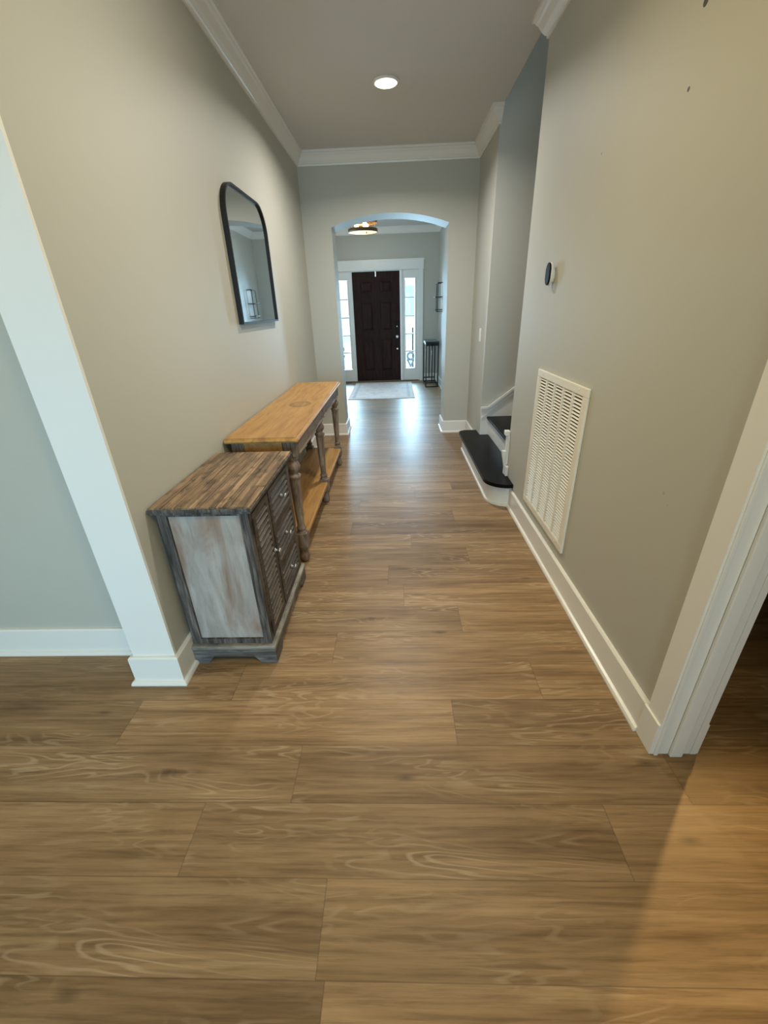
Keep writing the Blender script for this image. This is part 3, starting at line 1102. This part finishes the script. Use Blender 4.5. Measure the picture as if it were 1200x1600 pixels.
for dx, dy in ((-.085, -.06), (.035, -.09), (.05, .08)):
    bm = bm_new()
    add_lathe(bm, [(lz + .030, .010), (lz + .045, .012), (lz + .060, .024), (lz + .085, .032), (lz + .108, .026), (lz + .122, .010)], LX + dx, LYY + dy, 14)
    obj('bulb', bm, M_BULB, fl)
lamp('drum_lamp_bulbs', 'POINT', (LX, LYY, lz + .09), 16, (1.0, 0.76, 0.42), size=.05)

# ------------------------------------------------------------------ foyer: rug, register, metal table, wall shelf
def rug_mat():
    m, nt, b = new_mat('faded_rug_pile')
    setc(b, rough=0.95)
    v = coords(nt, (1, 1, 1))
    n1 = noise(nt, v, 5.0, 6, 0.7, 1.5)
    c = ramp(nt, n1, [(0.30, (0.50, 0.46, 0.46)), (0.45, (0.72, 0.67, 0.66)), (0.60, (0.82, 0.77, 0.74)), (0.78, (0.62, 0.52, 0.50))])
    s = N(nt, 'ShaderNodeSeparateXYZ')
    nt.links.new(v, s.inputs[0])
    ax = math_n(nt, 'ABSOLUTE', s.outputs[0])
    ay = math_n(nt, 'ABSOLUTE', s.outputs[1])
    e = math_n(nt, 'MAXIMUM', math_n(nt, 'SUBTRACT', ax, .575), math_n(nt, 'SUBTRACT', ay, .88))
    bd = ramp(nt, math_n(nt, 'MULTIPLY_ADD', e, 5.0, 1.0), [(0.38, (0, 0, 0)), (0.42, (1, 1, 1)), (0.62, (.9, .9, .9)), (0.66, (0, 0, 0))])
    c = mix(nt, math_n(nt, 'MULTIPLY', bd, 0.45), c, (0.33, 0.36, 0.38))
    nt.links.new(c, b.inputs['Base Color'])
    bump(nt, b, noise(nt, v, 300, 2), 0.3, 0.002)
    return m


bm = bm_new()
add_box(bm, -.575, .575, -.88, .88, .0, .009, bev=.003)
rug = obj('area_rug', bm, rug_mat())
rug.location = (-.255, 8.165, .0)
rug.location.z = 0.0005
tag(rug, 'faded cream and grey area rug on the foyer floor in front of the front door', 'rug')

bm = bm_new()
add_box(bm, -1.20, -.93, 9.085, 9.195, .0005, .006, bev=.002)
for i in range(14):
    x = -1.185 + i * .0185
    add_box(bm, x, x + .006, 9.10, 9.18, .006, .009)
reg = obj('floor_register', bm, plain('brown_metal_register', (.075, .045, .028), .5, .3))
tag(reg, 'brown metal floor vent beneath the left sidelight of the front door', 'floor vent')

tb = thing('metal_side_table', 'narrow black metal side table standing along the right foyer wall', 'side table', (.68, 8.7, 0))
tx0, tx1, tya, tyb, tz = .562, .806, 8.345, 9.065, .812
s_ = .010
for ya in (tya, tyb):
    bm = bm_new()
    for x in (tx0 + s_, tx1 - s_):
        add_box(bm, x - s_, x + s_, ya - s_, ya + s_, 0, tz - .03)
    xm = (tx0 + tx1) / 2
    add_box(bm, xm - s_, xm + s_, ya - s_, ya + s_, .072, tz - .03)
    add_box(bm, tx0 + 2 * s_, tx1 - 2 * s_, ya - s_, ya + s_, 0, .018)
    add_box(bm, tx0 + 2 * s_, tx1 - 2 * s_, ya - s_, ya + s_, .072, .092)
    add_box(bm, tx0 + 2 * s_, tx1 - 2 * s_, ya - s_, ya + s_, tz - .075, tz - .03)
    obj('end_frame', bm, M_BLACK, tb)
for x in (tx0 + s_, tx1 - s_):
    for za in (0, tz - .05):
        bm = bm_new()
        add_box(bm, x - s_, x + s_, tya + s_, tyb - s_, za, za + .018)
        obj('side_rail', bm, M_BLACK, tb)
bm = bm_new()
add_box(bm, tx0 - .004, tx1 + .004, tya - .014, tyb + .014, tz - .03, tz, bev=.003)
obj('tabletop', bm, plain('black_lacquer_top', (.012, .012, .013), .16), tb)

sh = thing('wall_shelf', 'black metal bracket shelf with pale backing on the right foyer wall above the side table', 'wall shelf', (FR, 8.58, 1.30))
bm = bm_new()
for y in (8.475, 8.700):
    add_bar(bm, (.776, y, 1.300), (.776, y, 1.775), .007)
    add_bar(bm, (.776, y, 1.770), (FR - .001, y, 1.770), .007)
    add_bar(bm, (.776, y, 1.306), (FR - .001, y, 1.306), .006)
add_bar(bm, (.776, 8.475, 1.770), (.776, 8.700, 1.770), .007)
obj('bracket', bm, M_BLACK, sh)
for z in (1.545, 1.338):
    bm = bm_new()
    add_box(bm, .725, FR - .009, 8.43, 8.745, z - .006, z + .006, bev=.002)
    obj('shelf', bm, M_BLACK, sh)
bm = bm_new()
add_box(bm, FR - .008, FR - .0005, 8.47, 8.705, 1.29, 1.78)
o = obj('back_panel', bm, M_TRIM, sh)
o['label'] = 'pale back panel'

# ------------------------------------------------------------------ outside the front door
bm = bm_new()
add_box(bm, -4, 4, YD + .165, 11.6, -.12, -.03)
struct('trim_8', bm, plain('porch_concrete', (.55, .55, .54), .8, var=.08, vscale=6))
bm = bm_new()
add_box(bm, -30, 30, 11.6, 60, -.5, -.35)
g = struct('floor_outside', bm, plain('pale_driveway', (.50, .53, .50), .95, var=.15, vscale=.6))

hs = thing('neighbour_house', 'pale neighbouring house with grey roof seen outside through the sidelights', 'house', (2, 34, -.35))
bm = bm_new()
add_box(bm, -9, 3.2, 33, 41, -.35, 4.2)
obj('walls', bm, plain('white_siding', (.74, .75, .75), .7), hs)
bm = bm_new()
add_prism(bm, [(-9.6, 4.2), (3.8, 4.2), (-2.9, 8.0)], 'XZ', 32.6, 41.4)
obj('roof', bm, plain('grey_shingles', (.30, .32, .34), .9, var=.2, vscale=3), hs)
for x in (-6.4, -3.2, .2):
    bm = bm_new()
    add_box(bm, x, x + 1.3, 32.94, 32.995, 1.0, 2.8)
    obj('window', bm, plain('blue_window', (.42, .52, .58), .4), hs)

po = thing('porch_post', 'slim dark porch railing post seen through the right sidelight', 'post', (.44, 11.4, -.03))
bm = bm_new()
add_box(bm, .425, .455, 11.385, 11.415, -.03, .95)
obj('shaft', bm, M_BLACK, po)
orn = thing('porch_ornament', 'round garden ornament on a crossed stand outside the right sidelight', 'ornament', (.36, 10.6, -.03))
bm = bm_new()
seg, tseg = 24, 8
vv = [[bm.verts.new((.36 + (.075 + .022 * math.cos(2 * math.pi * j / tseg)) * math.cos(2 * math.pi * i / seg), 10.6 + .022 * math.sin(2 * math.pi * j / tseg),
                     .36 + (.075 + .022 * math.cos(2 * math.pi * j / tseg)) * math.sin(2 * math.pi * i / seg))) for j in range(tseg)] for i in range(seg)]
for i in range(seg):
    for j in range(tseg):
        f = bm.faces.new((vv[i][j], vv[(i + 1) % seg][j], vv[(i + 1) % seg][(j + 1) % tseg], vv[i][(j + 1) % tseg]))
        f.smooth = True
M_BLUEG = plain('blue_grey_ceramic', (.10, .17, .22), .4)
obj('ring', bm, M_BLUEG, orn)
bm = bm_new()
add_bar(bm, (.28, 10.6, -.028), (.43, 10.6, .27), .020)
add_bar(bm, (.44, 10.6, -.028), (.29, 10.6, .27), .020)
add_bar(bm, (.27, 10.6, .275), (.45, 10.6, .275), .016)
obj('stand', bm, M_BLUEG, orn)


def shrub(x, y, r, h, label):
    t = thing('shrub', label, 'shrub', (x, y, -.35), 'shrubs beyond the porch')
    bm = bm_new()
    rnd = random.Random(int(x * 100 + y))
    for i in range(420):
        a, e = rnd.uniform(0, 2 * math.pi), rnd.uniform(-.2, 1.5)
        rr = r * rnd.uniform(.6, 1.05)
        c = Vector((x + rr * math.cos(a) * math.cos(e), y + rr * math.sin(a) * math.cos(e), -.15 + h * .35 + h * .65 * math.sin(e)))
        u = Vector((rnd.gauss(0, 1), rnd.gauss(0, 1), rnd.gauss(0, 1))).normalized() * .09
        w = u.orthogonal().normalized() * .05
        bm.faces.new([bm.verts.new(c + q) for q in (u, w, -u, -w)])
    obj('foliage', bm, plain('shrub_leaf', (.10, .19, .08), .7, var=.3, vscale=4), t)
    bm = bm_new()
    for i in range(5):
        a = i * 1.3
        add_bar(bm, (x, y, -.35), (x + r * .5 * math.cos(a), y + r * .5 * math.sin(a), h * .5), .02, 6)
    obj('stems', bm, plain('bark', (.08, .06, .04), .9), t)


shrub(-2.0, 12.6, .55, .9, 'green shrub beyond the porch behind the left sidelight')
shrub(1.6, 14.2, .5, .7, 'green shrub beyond the porch behind the right sidelight')
